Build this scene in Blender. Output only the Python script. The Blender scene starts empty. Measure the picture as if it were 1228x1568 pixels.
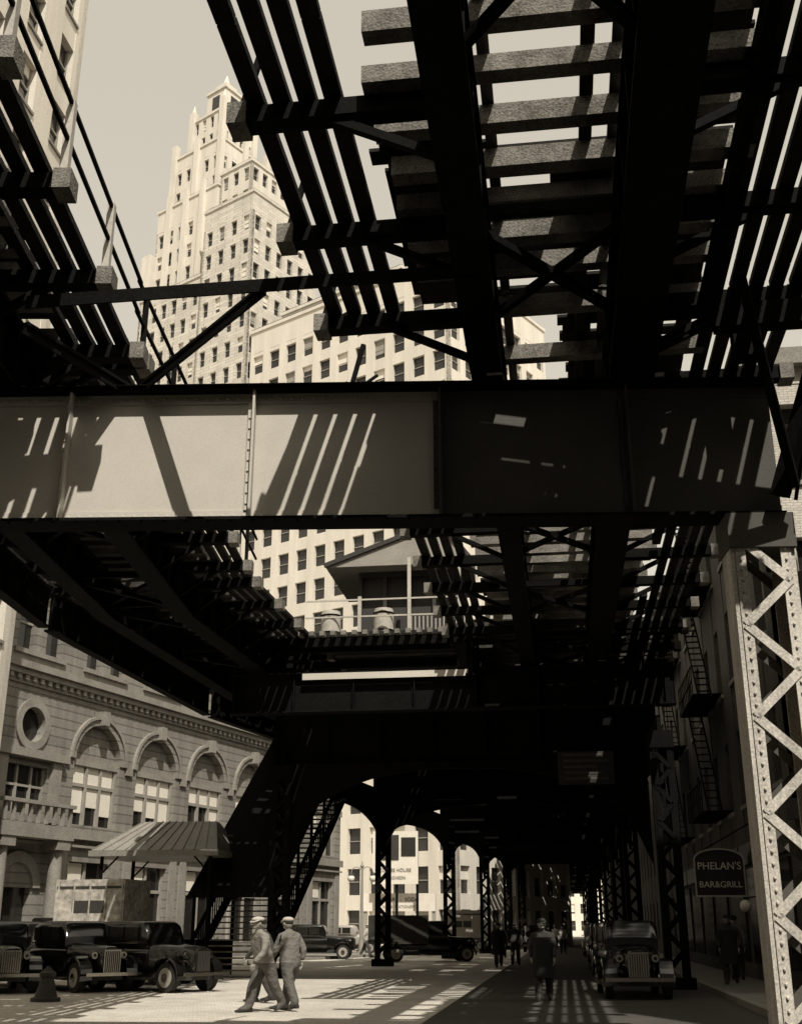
import bpy, math, random
from mathutils import Vector, Matrix
random.seed(7)
S=bpy.context.scene
COL=S.collection
T=(1.08,1.0,0.86)
# ---------------------------------------------------------------- materials
def mat(name,v,rough=.75,var=.25,scale=1.5,bump=0.0,metal=0.0,spec=.3,fine=18.,kind=None,streak=False):
    m=bpy.data.materials.new(name); m.use_nodes=True
    nt=m.node_tree; N=nt.nodes; L=nt.links
    b=N['Principled BSDF']; b.inputs['Roughness'].default_value=rough
    b.inputs['Metallic'].default_value=metal
    b.inputs['Specular IOR Level'].default_value=spec
    tc=N.new('ShaderNodeTexCoord')
    n1=N.new('ShaderNodeTexNoise'); n1.inputs['Scale'].default_value=scale; n1.inputs['Detail'].default_value=6; n1.inputs['Roughness'].default_value=.65
    n2=N.new('ShaderNodeTexNoise'); n2.inputs['Scale'].default_value=fine; n2.inputs['Detail'].default_value=3
    if streak:
        ms_=N.new('ShaderNodeMapping'); ms_.inputs['Scale'].default_value=(3,3,.35)
        L.new(tc.outputs['Object'],ms_.inputs['Vector']); L.new(ms_.outputs[0],n1.inputs['Vector'])
    else: L.new(tc.outputs['Object'],n1.inputs['Vector'])
    L.new(tc.outputs['Object'],n2.inputs['Vector'])
    add=N.new('ShaderNodeMath'); add.operation='ADD'
    L.new(n1.outputs['Fac'],add.inputs[0]); L.new(n2.outputs['Fac'],add.inputs[1])
    hf=N.new('ShaderNodeMath'); hf.operation='MULTIPLY'; hf.inputs[1].default_value=.5
    L.new(add.outputs[0],hf.inputs[0])
    r=N.new('ShaderNodeValToRGB')
    lo=v*(1-var); hi=v*(1+var)
    r.color_ramp.elements[0].position=.36; r.color_ramp.elements[1].position=.64
    r.color_ramp.elements[0].color=(lo*T[0],lo,lo*T[2],1)
    r.color_ramp.elements[1].color=(min(1,hi*T[0]),hi,hi*T[2],1)
    L.new(hf.outputs[0],r.inputs['Fac'])
    out=r.outputs['Color']; hsrc=n2.outputs['Fac']
    if kind in('brick','block','cobble','course'):
        bt=N.new('ShaderNodeTexBrick')
        mp=N.new('ShaderNodeMapping')
        L.new(tc.outputs['Object'],mp.inputs['Vector'])
        if kind!='cobble':
            sx=N.new('ShaderNodeSeparateXYZ'); cb=N.new('ShaderNodeCombineXYZ'); ad=N.new('ShaderNodeMath'); ad.operation='ADD'
            L.new(tc.outputs['Object'],sx.inputs[0]); L.new(sx.outputs['X'],ad.inputs[0]); L.new(sx.outputs['Y'],ad.inputs[1])
            L.new(ad.outputs[0],cb.inputs['X']); L.new(sx.outputs['Z'],cb.inputs['Y'])
            L.new(cb.outputs[0],bt.inputs['Vector'])
        else:
            L.new(mp.outputs[0],bt.inputs['Vector'])
        bt.inputs['Scale'].default_value=1.0
        bw,rh,ms={'brick':(.22,.075,.008),'block':(1.1,.42,.02),'cobble':(.24,.13,.008),'course':(60.,.42,.035)}[kind]
        bt.inputs['Brick Width'].default_value=bw; bt.inputs['Row Height'].default_value=rh; bt.inputs['Mortar Size'].default_value=ms
        bt.inputs['Color1'].default_value=(.88,.88,.88,1); bt.inputs['Color2'].default_value=(1.08,1.08,1.08,1)
        bt.inputs['Mortar'].default_value=(.55,.55,.55,1)
        mx=N.new('ShaderNodeMix'); mx.data_type='RGBA'; mx.blend_type='MULTIPLY'; mx.inputs['Factor'].default_value=1
        L.new(out,mx.inputs['A']); L.new(bt.outputs['Color'],mx.inputs['B']); out=mx.outputs['Result']
    L.new(out,b.inputs['Base Color'])
    if bump>0:
        bp=N.new('ShaderNodeBump'); bp.inputs['Strength'].default_value=bump; bp.inputs['Distance'].default_value=.03
        L.new(hsrc,bp.inputs['Height']); L.new(bp.outputs[0],b.inputs['Normal'])
    return m
M_={}
M_['steel']=mat('dark_steel',.006,.75,.4,bump=.2,spec=.05)
M_['paint']=mat('girder_paint',.50,.55,.13,scale=.5,bump=.05,fine=70,spec=.15)
M_['shadegrey']=mat('shaded_grey_paint',.09,.7,.25,scale=.5,bump=.05,fine=70,spec=.08)  # girder paint darkened to stand for shade; also grey for notice lettering
M_['colpaint']=mat('column_paint',.5,.5,.4,scale=1.2,bump=.2,fine=30,streak=True)
M_['tie']=mat('tie_wood',.17,.9,.55,scale=3,bump=.6,fine=40,spec=.1)
M_['dtie']=mat('tie_wood_dark',.05,.9,.5,scale=3,bump=.5,fine=40,spec=.1)  # darker copy of the tie wood, for the farther decks
M_['plank']=mat('walk_plank',.02,.9,.4,scale=3,bump=.5,spec=.1)
M_['rail']=mat('rail_steel',.05,.4,.2,metal=.5)
M_['post']=mat('rail_post',.4,.6,.2)
M_['stone']=mat('light_stone',.58,.8,.16,scale=.3,bump=.2,streak=True)
M_['stone2']=mat('cream_brick',.54,.8,.16,scale=.2,kind='block',streak=True)
M_['bank']=mat('rusticated_stone',.2,.85,.3,scale=.6,kind='course',streak=True)
M_['trim']=mat('stone_trim',.22,.8,.3,scale=1)
M_['brick']=mat('brick',.08,.85,.25,kind='brick')
M_['litbrick']=mat('lit_brick',.5,.8,.15,kind='brick')
M_['glass']=mat('window_glass',.02,.12,.3,spec=.6)
M_['glassm']=mat('window_glass_dull',.03,.3,.5,scale=.2,spec=.4)
M_['blind']=mat('window_blind',.65,.8,.1)
M_['frame']=mat('window_frame',.26,.6,.2)
M_['dframe']=mat('dark_frame',.035,.6,.2)
M_['cobble']=mat('granite_setts',.5,.7,.25,scale=.5,bump=.4,kind='cobble')
M_['walk']=mat('flagstone',.2,.8,.2,scale=.7,bump=.2)
M_['kerb']=mat('kerb_stone',.22,.8,.2)
M_['asph']=mat('asphalt',.06,.8,.3,scale=.6,bump=.3)
M_['roof']=mat('roof_tar',.08,.9,.3)
M_['copper']=mat('sheet_roof',.2,.5,.25,spec=.5)
M_['carb']=mat('car_black',.008,.12,.2,spec=.8)
M_['carg']=mat('car_grey',.30,.3,.1,spec=.6)
M_['carm']=mat('car_dark_grey',.05,.2,.1,spec=.7)
M_['tyre']=mat('tyre_rubber',.02,.8,.3)
M_['chrome']=mat('chrome',.4,.22,.1,metal=1)
M_['signw']=mat('sign_white',.6,.6,.1)
M_['signg']=mat('sign_lettering',.35,.6,.2)
M_['signd']=mat('sign_dark',.02,.5,.2)
M_['canvas']=mat('canvas',.34,.8,.5,scale=2,bump=.3,fine=6)
M_['skin']=mat('skin',.3,.6,.1)
M_['coat']=mat('coat_cloth',.02,.9,.2,scale=8)
M_['felt']=mat('hat_felt',.4,.9,.1)
M_['dfelt']=mat('hat_dark',.03,.9,.1)
M_['globe']=mat('lamp_globe',.7,.3,.05)
# ---------------------------------------------------------------- mesh builder
class MB:
    def __init__(s): s.v=[];s.f=[];s.m=[];s.sm=[];s.mats=[]
    def mi(s,k):
        if k not in s.mats: s.mats.append(k)
        return s.mats.index(k)
    def add(s,vs,fs,k,M=None,smooth=False):
        o=len(s.v)
        if M is not None: vs=[M@Vector(p) for p in vs]
        s.v.extend([tuple(p) for p in vs]); i=s.mi(k)
        for f in fs:
            s.f.append([a+o for a in f]); s.m.append(i); s.sm.append(smooth)
    def box(s,a,b,k,M=None):
        x0,x1=sorted((a[0],b[0]));y0,y1=sorted((a[1],b[1]));z0,z1=sorted((a[2],b[2]))
        s.add([(x0,y0,z0),(x1,y0,z0),(x1,y1,z0),(x0,y1,z0),(x0,y0,z1),(x1,y0,z1),(x1,y1,z1),(x0,y1,z1)],
          [(3,2,1,0),(4,5,6,7),(0,1,5,4),(1,2,6,5),(2,3,7,6),(3,0,4,7)],k,M)
    def hexa(s,p,k,M=None):
        s.add(p,[(3,2,1,0),(4,5,6,7),(0,1,5,4),(1,2,6,5),(2,3,7,6),(3,0,4,7)],k,M)
    def beam(s,p,q,w,h,k,M=None,up=(0,0,1)):
        p=Vector(p);q=Vector(q);d=(q-p).normalized();u=Vector(up)
        if abs(d.dot(u))>.98: u=Vector((0,1,0))
        r=d.cross(u).normalized();u=r.cross(d).normalized()
        a=r*w/2;b=u*h/2
        s.hexa([p-a-b,p+a-b,q+a-b,q-a-b,p-a+b,p+a+b,q+a+b,q-a+b],k,M)
    def cyl(s,p,q,r,k,n=10,r2=None,M=None,smooth=True):
        p=Vector(p);q=Vector(q);d=(q-p).normalized();u=Vector((0,0,1))
        if abs(d.dot(u))>.95:u=Vector((1,0,0))
        a=d.cross(u).normalized();b=d.cross(a)
        r2=r if r2 is None else r2
        vs=[];
        for c,rr in((p,r),(q,r2)):
            for i in range(n):
                t=2*math.pi*i/n; vs.append(c+a*math.cos(t)*rr+b*math.sin(t)*rr)
        s.add(vs,[(i,(i+1)%n,n+(i+1)%n,n+i) for i in range(n)],k,M,smooth)
        s.add(vs,[tuple(range(n))[::-1],tuple(range(n,2*n))],k,M,False)
    def loft(s,st,k,n=16,M=None,axis='x'):
        vs=[]
        for (x,yc,zc,hy,hz,e) in st:
            for i in range(n):
                t=2*math.pi*(i+.5)/n;c=math.cos(t);q=math.sin(t)
                y=yc+hy*math.copysign(abs(c)**(2/e),c);z=zc+hz*math.copysign(abs(q)**(2/e),q)
                vs.append((x,y,z) if axis=='x' else (y,z,x))
        fs=[]
        for j in range(len(st)-1):
            for i in range(n):
                fs.append((j*n+i,j*n+(i+1)%n,(j+1)*n+(i+1)%n,(j+1)*n+i))
        s.add(vs,fs,k,M,True)
        s.add(vs,[tuple(range(n))[::-1],tuple((len(st)-1)*n+i for i in range(n))],k,M,False)
    def sph(s,c,r,k,n=12,m=8,M=None,sc=(1,1,1)):
        vs=[];fs=[]
        for j in range(m+1):
            f=math.pi*j/m
            for i in range(n):
                t=2*math.pi*i/n
                vs.append((c[0]+r*sc[0]*math.sin(f)*math.cos(t),c[1]+r*sc[1]*math.sin(f)*math.sin(t),c[2]+r*sc[2]*math.cos(f)))
        for j in range(m):
            for i in range(n):
                fs.append((j*n+i,j*n+(i+1)%n,(j+1)*n+(i+1)%n,(j+1)*n+i))
        s.add(vs,fs,k,M,True)
    def build(s,name,parent=None,loc=None,rot=0):
        me=bpy.data.meshes.new(name); me.from_pydata(s.v,[],s.f)
        for k in s.mats: me.materials.append(M_[k])
        me.polygons.foreach_set('material_index',s.m); me.polygons.foreach_set('use_smooth',s.sm)
        me.validate(); me.update()
        o=bpy.data.objects.new(name,me); COL.objects.link(o)
        if parent: o.parent=parent
        if loc: o.location=loc; o.rotation_euler[2]=rot
        return o
def empty(name,loc=(0,0,0),rot=0):
    e=bpy.data.objects.new(name,None); COL.objects.link(e); e.location=loc; e.rotation_euler[2]=rot; return e
def TR(x,y,z=0,a=0): return Matrix.Translation((x,y,z))@Matrix.Rotation(a,4,'Z')
# ---------------------------------------------------------------- ground
g=MB(); g.box((-600,-400,-.5),(600,900,0),'cobble'); g.build('ground')
g=MB(); g.box((3.9,-60,.0),(5.7,400,.14),'walk'); g.box((3.7,-60,0),(3.9,400,.15),'kerb'); g.box((5.7,-60,0),(30,29.9,.14),'walk'); g.build('sidewalk') 
g=MB()
BA=Matrix.Translation((-23,46,0))@Matrix.Rotation(math.atan2(.966,.259),4,'Z')
g.box((-60,-4.5,0),(60,0,.14),'walk',BA); g.box((-60,-4.7,0),(60,-4.5,.15),'kerb',BA); g.build('sidewalk')
g=MB(); g.box((-600,-400,.004),(600,20,.008),'asph'); g.box((-2.6,20.001,.004),(3.7,240,.008),'asph'); g.build('road')
# ---------------------------------------------------------------- buildings
def block(mb,M,w,d,z0,z1,fh,bay,ww,wh,wall,faces='FRLB',glass='glassm',top=1.0,blindp=.25,detail=False,alt=None,depth=.35):
    mb.box((-w/2+depth,-d/2+depth,z0),(w/2-depth,d/2-depth,z1-.05),glass,M)
    F={'F':(M@TR(0,-d/2),w),'B':(M@TR(0,d/2,0,math.pi),w),'R':(M@TR(w/2,0,0,math.pi/2),d),'L':(M@TR(-w/2,0,0,-math.pi/2),d)}
    nf=max(1,int((z1-top-z0)/fh)); wall0=wall
    for k in faces:
        wall=(alt or {}).get(k,wall0)
        Q,W=F[k]; n=max(1,round(W/bay)); bw=W/n; pw=bw-ww
        zt=z0+nf*fh
        mb.box((-W/2+.003,.004,zt-.001),(W/2-.003,depth+.05,z1),wall,Q)
        for i in range(n+1):
            x=-W/2+i*bw
            a=max(-W/2,x-pw/2);b=min(W/2,x+pw/2)
            mb.box((a,0,z0),(b,depth+.02,zt),wall,Q)
        for j in range(nf):
            z=z0+j*fh; sp=(fh-wh)
            for i in range(n):
                x=-W/2+i*bw+pw/2
                mb.box((x,.025,z),(x+ww,depth+.02,z+sp*.62),wall,Q)
                mb.box((x,.025,z+fh-sp*.38),(x+ww,depth+.02,z+fh),wall,Q)
                if detail: mb.box((x-.06,-.06,z+sp*.62-.12),(x+ww+.06,depth,z+sp*.62+.003),'trim',Q)
                zb=z+sp*.62;zu=z+fh-sp*.38
                if random.random()<blindp:
                    mb.box((x,depth-.05,zu-(zu-zb)*random.uniform(.2,.85)),(x+ww,depth+.01,zu),random.choice(('blind','blind','frame')),Q)
                mb.box((x,depth-.08,(zb+zu)/2-.04),(x+ww,depth+.01,(zb+zu)/2+.04),'frame',Q)
                if detail:
                    mb.box((x,depth-.1,zb),(x+.07,depth+.01,zu),'frame',Q);mb.box((x+ww-.07,depth-.1,zb),(x+ww,depth+.01,zu),'frame',Q)
    mb.box((-w/2+.01,-d/2+.01,z1),(w/2-.01,d/2-.01,z1+.1),'roof',M)
    if not alt: mb.box((-w/2-.15,-d/2-.15,z1-.5),(w/2+.15,d/2+.15,z1-.1),wall,M)
ang=math.radians(-28.9)
e=empty('setback_skyscraper')
mb=MB(); R=TR(-43,130,0,ang)
block(mb,R,13.4,13.4,0,80,3.4,1.9,1.0,2.1,'stone2','FRL')
block(mb,R,11.4,11.4,80.1,94,3.4,1.85,.95,2.1,'stone','FRL',top=.6)
for sx in(-1,1):
    for sy in(-1,1): mb.box((sx*6.1-.8,sy*6.1-.8,80.1),(sx*6.1+.8,sy*6.1+.8,86.5),'stone',R)
for f in(-1,1):
    for q in(-3.2,0,3.2):
        mb.box((q-.4,f*5.95-.25,80.1),(q+.4,f*5.95+.25,95.2),'stone',R); mb.box((f*5.95-.25,q-.4,80.1),(f*5.95+.25,q+.4,95.2),'stone',R)
block(mb,R,8.8,8.8,94.1,103,3.2,1.75,.85,2.0,'stone','FRL',top=.6)
for sx in(-1,0,1):
    for sy in(-1,0,1):
        if sx or sy: mb.box((sx*4.5-.4,sy*4.5-.4,94.1),(sx*4.5+.4,sy*4.5+.4,104+.8*abs(sx*sy)),'stone',R)
block(mb,R,6,6,103.1,109.5,3.0,1.5,.7,2.0,'stone','FRL',top=.3)
for sx in(-1,1):
    for sy in(-1,1):
        mb.box((sx*3.0-.45,sy*3.0-.45,103.1),(sx*3.0+.45,sy*3.0+.45,110.7),'stone',R)
        mb.cyl(R@Vector((sx*3.0,sy*3.0,110.7)),R@Vector((sx*3.0,sy*3.0,112.2)),.4,'stone',6,.05)
mb.box((-1.8,-1.8,109.6),(1.8,1.8,114),'stone',R)
mb.box((-.7,-1.85,110.3),(.7,-1.7,113.2),'glassm',R); mb.box((1.7,-.7,110.3),(1.85,.7,113.2),'glassm',R)
mb.box((-2.0,-2.0,114),(2.0,2.0,114.4),'stone',R); mb.box((-1.1,-1.1,114.4),(1.1,1.1,115.8),'stone',R)
mb.cyl((-43,130,115.8),(-43,130,118),.7,'stone',8,.1)
for z,w in ((82,6.7),(88,6.2),(94,5.9),(99.5,4.8),(104,4.4),(109.5,3.2)):
    mb.beam(R@Vector((-w,w,z)),R@Vector((-w-1.2,w,z+.3)),.22,.22,'steel')
mb.build('masonry',e)
mb=MB(); block(mb,R@TR(10.3,-1.8),8.5,12,0,88,3.4,1.9,1.0,2.1,'stone2','FRL'); block(mb,R@TR(8.6,-1),5.6,8.6,88.1,95.5,3.4,1.8,.95,2.0,'stone','FRL',top=.4)
mb.build('wing',e)
e=empty('office_building'); mb=MB(); R=TR(-16.4,118.4,0,ang)
block(mb,R,28,20,0,68,3.6,2.5,1.5,2.3,'stone','FR',blindp=.3)
block(mb,R@TR(-4,1),18,14,68.1,72,3.4,2.6,1.3,1.9,'stone','FR')
mb.build('walls',e)
e=empty('loft_building'); mb=MB(); block(mb,TR(-24,150,0,.08),26,30,0,24,3.8,2.6,1.3,2.2,'stone','FR',detail=False); mb.build('walls',e)
e=empty('loft_building'); mb=MB(); block(mb,TR(-20,190,0,.0),24,30,0,22,3.8,2.6,1.3,2.2,'stone2','FR'); mb.build('walls',e)
e=empty('loft_building'); mb=MB(); block(mb,TR(-6,300,0,.0),60,20,0,40,3.8,2.6,1.3,2.2,'stone','F'); mb.build('walls',e)
e=empty('apartment_building'); mb=MB(); block(mb,TR(-26.7,19,0,0),14,40,0,62,3.5,2.9,1.25,2.1,'stone','RFB',detail=True,glass='glass'); mb.build('walls',e)
e=empty('brick_corner_building'); mb=MB(); block(mb,TR(12.7,45,0),14,30,4.2,16.4,3.9,3.1,1.15,2.3,'brick','LF',detail=True,glass='glass',top=.5,alt={'F':'litbrick'})  # side wall shade put in as dark brick, sunlit front as pale brick
mb.box((5.7,30,0),(19.7,60,4.2),'brick'); 
for i in range(7): mb.box((5.62,31+i*4.1,.6),(5.75,34+i*4.1,3.3),'glass'); mb.box((5.5,30.6+i*4.1,3.4),(5.71,34.4+i*4.1,4.0),'signd')
mb.box((5.4,29.7,16.4),(20,60.3,16.9),'trim'); mb.box((5.55,29.85,9.6),(19.9,29.995,10.4),'dframe'); mb.box((5.5,29.8,4.1),(19.9,29.99,4.6),'dframe')
mb.build('walls',e)
fe=MB()
for y0 in(40,52):
    for z in(5.2,9.1,13.0):
        fe.box((4.7,y0,z),(5.68,y0+4.5,z+.06),'steel')
        for zz in(.5,1.0): fe.beam((4.7,y0,z+zz),(4.7,y0+4.5,z+zz),.04,.04,'steel')
        for i in range(10): fe.beam((4.7,y0+i*.5,z),(4.7,y0+i*.5,z+1),.03,.03,'steel')
        for s_ in(4.95,5.4): fe.beam((s_,y0+.5,z),(s_,y0+4,z+3.9),.05,.08,'steel')
        for i in range(14): fe.box((4.95,y0+.5+i*.25,z+i*.278),(5.4,y0+.62+i*.25,z+i*.278+.03),'steel')
fe.build('fire_escape',e)
e=empty('tenement_building'); mb=MB(); block(mb,TR(13,85),14.6,49,0,19,3.7,2.9,1.2,2.1,'brick','LF'); mb.build('walls',e)
e=empty('tenement_building'); mb=MB(); block(mb,TR(13,150),14,79,0,17,3.7,2.9,1.2,2.1,'brick','LF'); mb.build('walls',e)
e=empty('warehouse_building'); mb=MB(); block(mb,TR(17.5,14),18,12,0,25,4,3.5,1.5,2.4,'brick','LF'); mb.build('walls',e)
e=empty('warehouse_building'); mb=MB(); block(mb,TR(17.5,-14),18,40,0,9.5,4,3.5,1.5,2.4,'brick','LF'); mb.build('walls',e)
e=empty('warehouse_building'); mb=MB(); block(mb,TR(0,-50),70,20,0,34,4,3.5,1.5,2.4,'brick','B'); mb.build('walls',e)
e=empty('warehouse_building'); mb=MB(); block(mb,TR(-30,-25),14,30,0,40,4,3.5,1.5,2.4,'brick','RB'); mb.build('walls',e)
# ---------------------------------------------------------------- bank with arched windows
e=empty('arched_bank_building'); mb=MB()
D=.55
def rect_open(x0,x1,z0,z1,ox0,ox1,oz0,oz1,wall='bank',M=BA):
    mb.box((x0,0,z0),(ox0,D,z1),wall,M);mb.box((ox1,0,z0),(x1,D,z1),wall,M)
    mb.box((ox0,0,z0),(ox1,D,oz0),wall,M);mb.box((ox0,0,oz1),(ox1,D,z1),wall,M)
def ring(cx,cz,r0,r1,y0,y1,k,a0=0,a1=math.pi,n=20):
    for i in range(n):
        a=a0+(a1-a0)*i/n;b=a0+(a1-a0)*(i+1)/n
        P=lambda r,t,y:(cx-r*math.cos(t),y,cz+r*math.sin(t))
        mb.hexa([P(r0,a,y0),P(r1,a,y0),P(r1,b,y0),P(r0,b,y0),P(r0,a,y1),P(r1,a,y1),P(r1,b,y1),P(r0,b,y1)],k,BA)
def arch_wall(x0,x1,z0,z1,cx,r,sill,spring):
    mb.box((x0,0,z0),(cx-r,D,z1),'bank',BA);mb.box((cx+r,0,z0),(x1,D,z1),'bank',BA);mb.box((cx-r,0,z0),(cx+r,D,sill),'bank',BA)
    n=24
    for i in range(n):
        a=math.pi*i/n;b=math.pi*(i+1)/n
        xa=cx-r*math.cos(a);xb=cx-r*math.cos(b);za=spring+r*math.sin(a);zb=spring+r*math.sin(b)
        mb.hexa([(xa,0,za),(xb,0,zb),(xb,D,zb),(xa,D,za),(xa,0,z1),(xb,0,z1),(xb,D,z1),(xa,D,z1)],'bank',BA)
bs=[1.5+4.8*i for i in range(-2,7)]
xa,xb=bs[0]-2.4,bs[-1]+2.4
mb.box((xa,D+.02,0),(xb,14,18),'bank',BA)
for i,cx in enumerate(bs):
    a=cx-2.4;b=cx+2.4
    portal=(i==2)
    if portal:
        rect_open(a,b,0,5.4,cx-1.0,cx+1.0,.15,3.2)
        ring(cx,3.2,1.0,1.45,-.12,.3,'trim')
        mb.box((cx-1,.3,.15),(cx+1,D,5),'glass',BA)
        for sx in(-1,1):
            for q in(1.75,):
                p=BA@Vector((cx+sx*q,-.55,.15)); mb.cyl(p,p+Vector((0,0,.5)),.42,'trim',14); mb.cyl(p+Vector((0,0,.5)),p+Vector((0,0,4.6)),.33,'trim',16,.28); mb.box((cx+sx*q-.42,-.95,4.75),(cx+sx*q+.42,-.1,5.15),'trim',BA)
        mb.box((a+.1,-1.0,5.15),(b-.1,0,5.7),'trim',BA)
        for k in range(9): mb.box((a+.3+k*.52,-.9,5.75),(a+.42+k*.52,-.75,6.5),'trim',BA)
        mb.box((a+.1,-1.0,6.5),(b-.1,-.7,6.65),'trim',BA)
        rect_open(a,b,5.4,8.7,cx-1.3,cx+1.3,6.2,8.2)
        mb.box((cx-1.3,.25,6.2),(cx+1.3,D+.02,8.2),'glass',BA)
        for q in(-1.3,-.5,.4,1.2): mb.box((cx+q,.15,6.2),(cx+q+.12,.26,8.2),'frame',BA)
        mb.box((cx-1.3,.16,7.3),(cx+1.3,.24,7.4),'frame',BA)
        for q in(-1.75,1.75): mb.box((cx+q-.3,-.2,5.9),(cx+q+.3,-.003,8.5),'trim',BA)
        mb.box((cx-2.2,-.35,8.5),(cx+2.2,-.004,8.85),'trim',BA)
        mb.box((a,0,8.7),(cx-.75,D,11.7),'bank',BA);mb.box((cx+.75,0,8.7),(b,D,11.7),'bank',BA)
        n=24
        for j in range(n):
            u=cx-.75*math.cos(math.pi*j/n);w=cx-.75*math.cos(math.pi*(j+1)/n);s1=.75*math.sin(math.pi*j/n);s2=.75*math.sin(math.pi*(j+1)/n);c=9.95
            mb.hexa([(u,0,c+s1),(w,0,c+s2),(w,D,c+s2),(u,D,c+s1),(u,0,11.7),(w,0,11.7),(w,D,11.7),(u,D,11.7)],'bank',BA)
            mb.hexa([(u,0,8.7),(w,0,8.7),(w,D,8.7),(u,D,8.7),(u,0,c-s1),(w,0,c-s2),(w,D,c-s2),(u,D,c-s1)],'bank',BA)
        ring(cx,9.95,.75,1.1,-.1,.1,'trim',0,2*math.pi,32); mb.box((cx-.75,.3,9.2),(cx+.75,D,10.7),'glass',BA)
    else:
        rect_open(a,b,0,5.4,cx-1.45,cx+1.45,.9,4.4)
        mb.box((cx-1.45,.3,.9),(cx+1.45,D,4.4),'glass',BA)
        for q in(-1.45,-.1,1.3): mb.box((cx+q,.18,.9),(cx+q+.15,.29,4.4),'frame',BA)
        mb.box((cx-1.45,.2,3.2),(cx+1.45,.28,3.35),'frame',BA)
        mb.box((cx-1.2,.24,3.4),(cx-.2,.299,4.35),'blind',BA)
        r=1.7
        arch_wall(a,b,5.4,11.7,cx,r,6.0,8.9)
        mb.box((cx-r,.32,6.0),(cx+r,D,8.85),'glass',BA)
        ring(cx,8.9,0.02,r+.02,.3,D,'bank')
        ring(cx,8.9,r,r+.28,-.07,.1,'bank');ring(cx,8.9,r+.28,r+.42,-.15,.1,'trim')
        mb.box((cx-.2,-.35,8.9+r),(cx+.2,.0,8.9+r+.65),'trim',BA)
        mb.box((cx-r,.1,8.65),(cx+r,.31,8.9),'trim',BA)
        for q in(-r,-.6,.45,r-.15): mb.box((cx+q,.15,6.0),(cx+q+.15,.31,8.65),'frame',BA)
        mb.box((cx-r,.17,7.7),(cx+r,.3,7.85),'frame',BA)
        for q in(-r+.15,-.45,.6):
            mb.box((cx+q,.25,7.85),(cx+q+.9,.318,8.65),'blind',BA)
            if random.random()<.55: mb.box((cx+q,.25,6.1+random.random()*1.1),(cx+q+.9,.318,7.7),'blind',BA)
        mb.box((a,-.12,8.55),(cx-r-.45,-.003,8.9),'trim',BA);mb.box((cx+r+.45,-.12,8.55),(b,-.003,8.9),'trim',BA)
        for q in(-1.95,1.95): mb.box((cx+q-.28,-.08,.2),(cx+q+.28,-.002,5.0),'trim',BA)
    rect_open(a,b,12.5,17.2,cx-1.5,cx+1.5,13.1,15.6)
    mb.box((cx-.35,.003,13.1),(cx+.35,D-.003,15.6),'bank',BA); mb.box((cx-1.5,.35,13.1),(cx+1.5,D,15.6),'glass',BA)
    for q in(-1.5,.35): mb.box((cx+q,.28,14.3),(cx+q+1.15,.34,14.4),'frame',BA)
    mb.box((cx-1.7,-.12,12.9),(cx+1.7,-.003,13.1),'trim',BA)
mb.box((xa,-.25,5.35),(xb,-.002,5.75),'trim',BA); mb.box((xa,-.18,5.0),(xb,-.003,5.1),'trim',BA)
mb.box((xa,-.1,11.6),(xb,.2,11.95),'trim',BA);mb.box((xa,-.3,11.95),(xb,.2,12.2),'trim',BA);mb.box((xa,-.45,12.2),(xb,.2,12.5),'trim',BA)
for i in range(int((xb-xa)/.5)): mb.box((xa+i*.5,-.25,11.75),(xa+i*.5+.22,-.101,11.949),'trim',BA)
mb.box((xa,-.9,17.2),(xb,.3,17.8),'trim',BA)
mb.build('walls',e)
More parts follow.
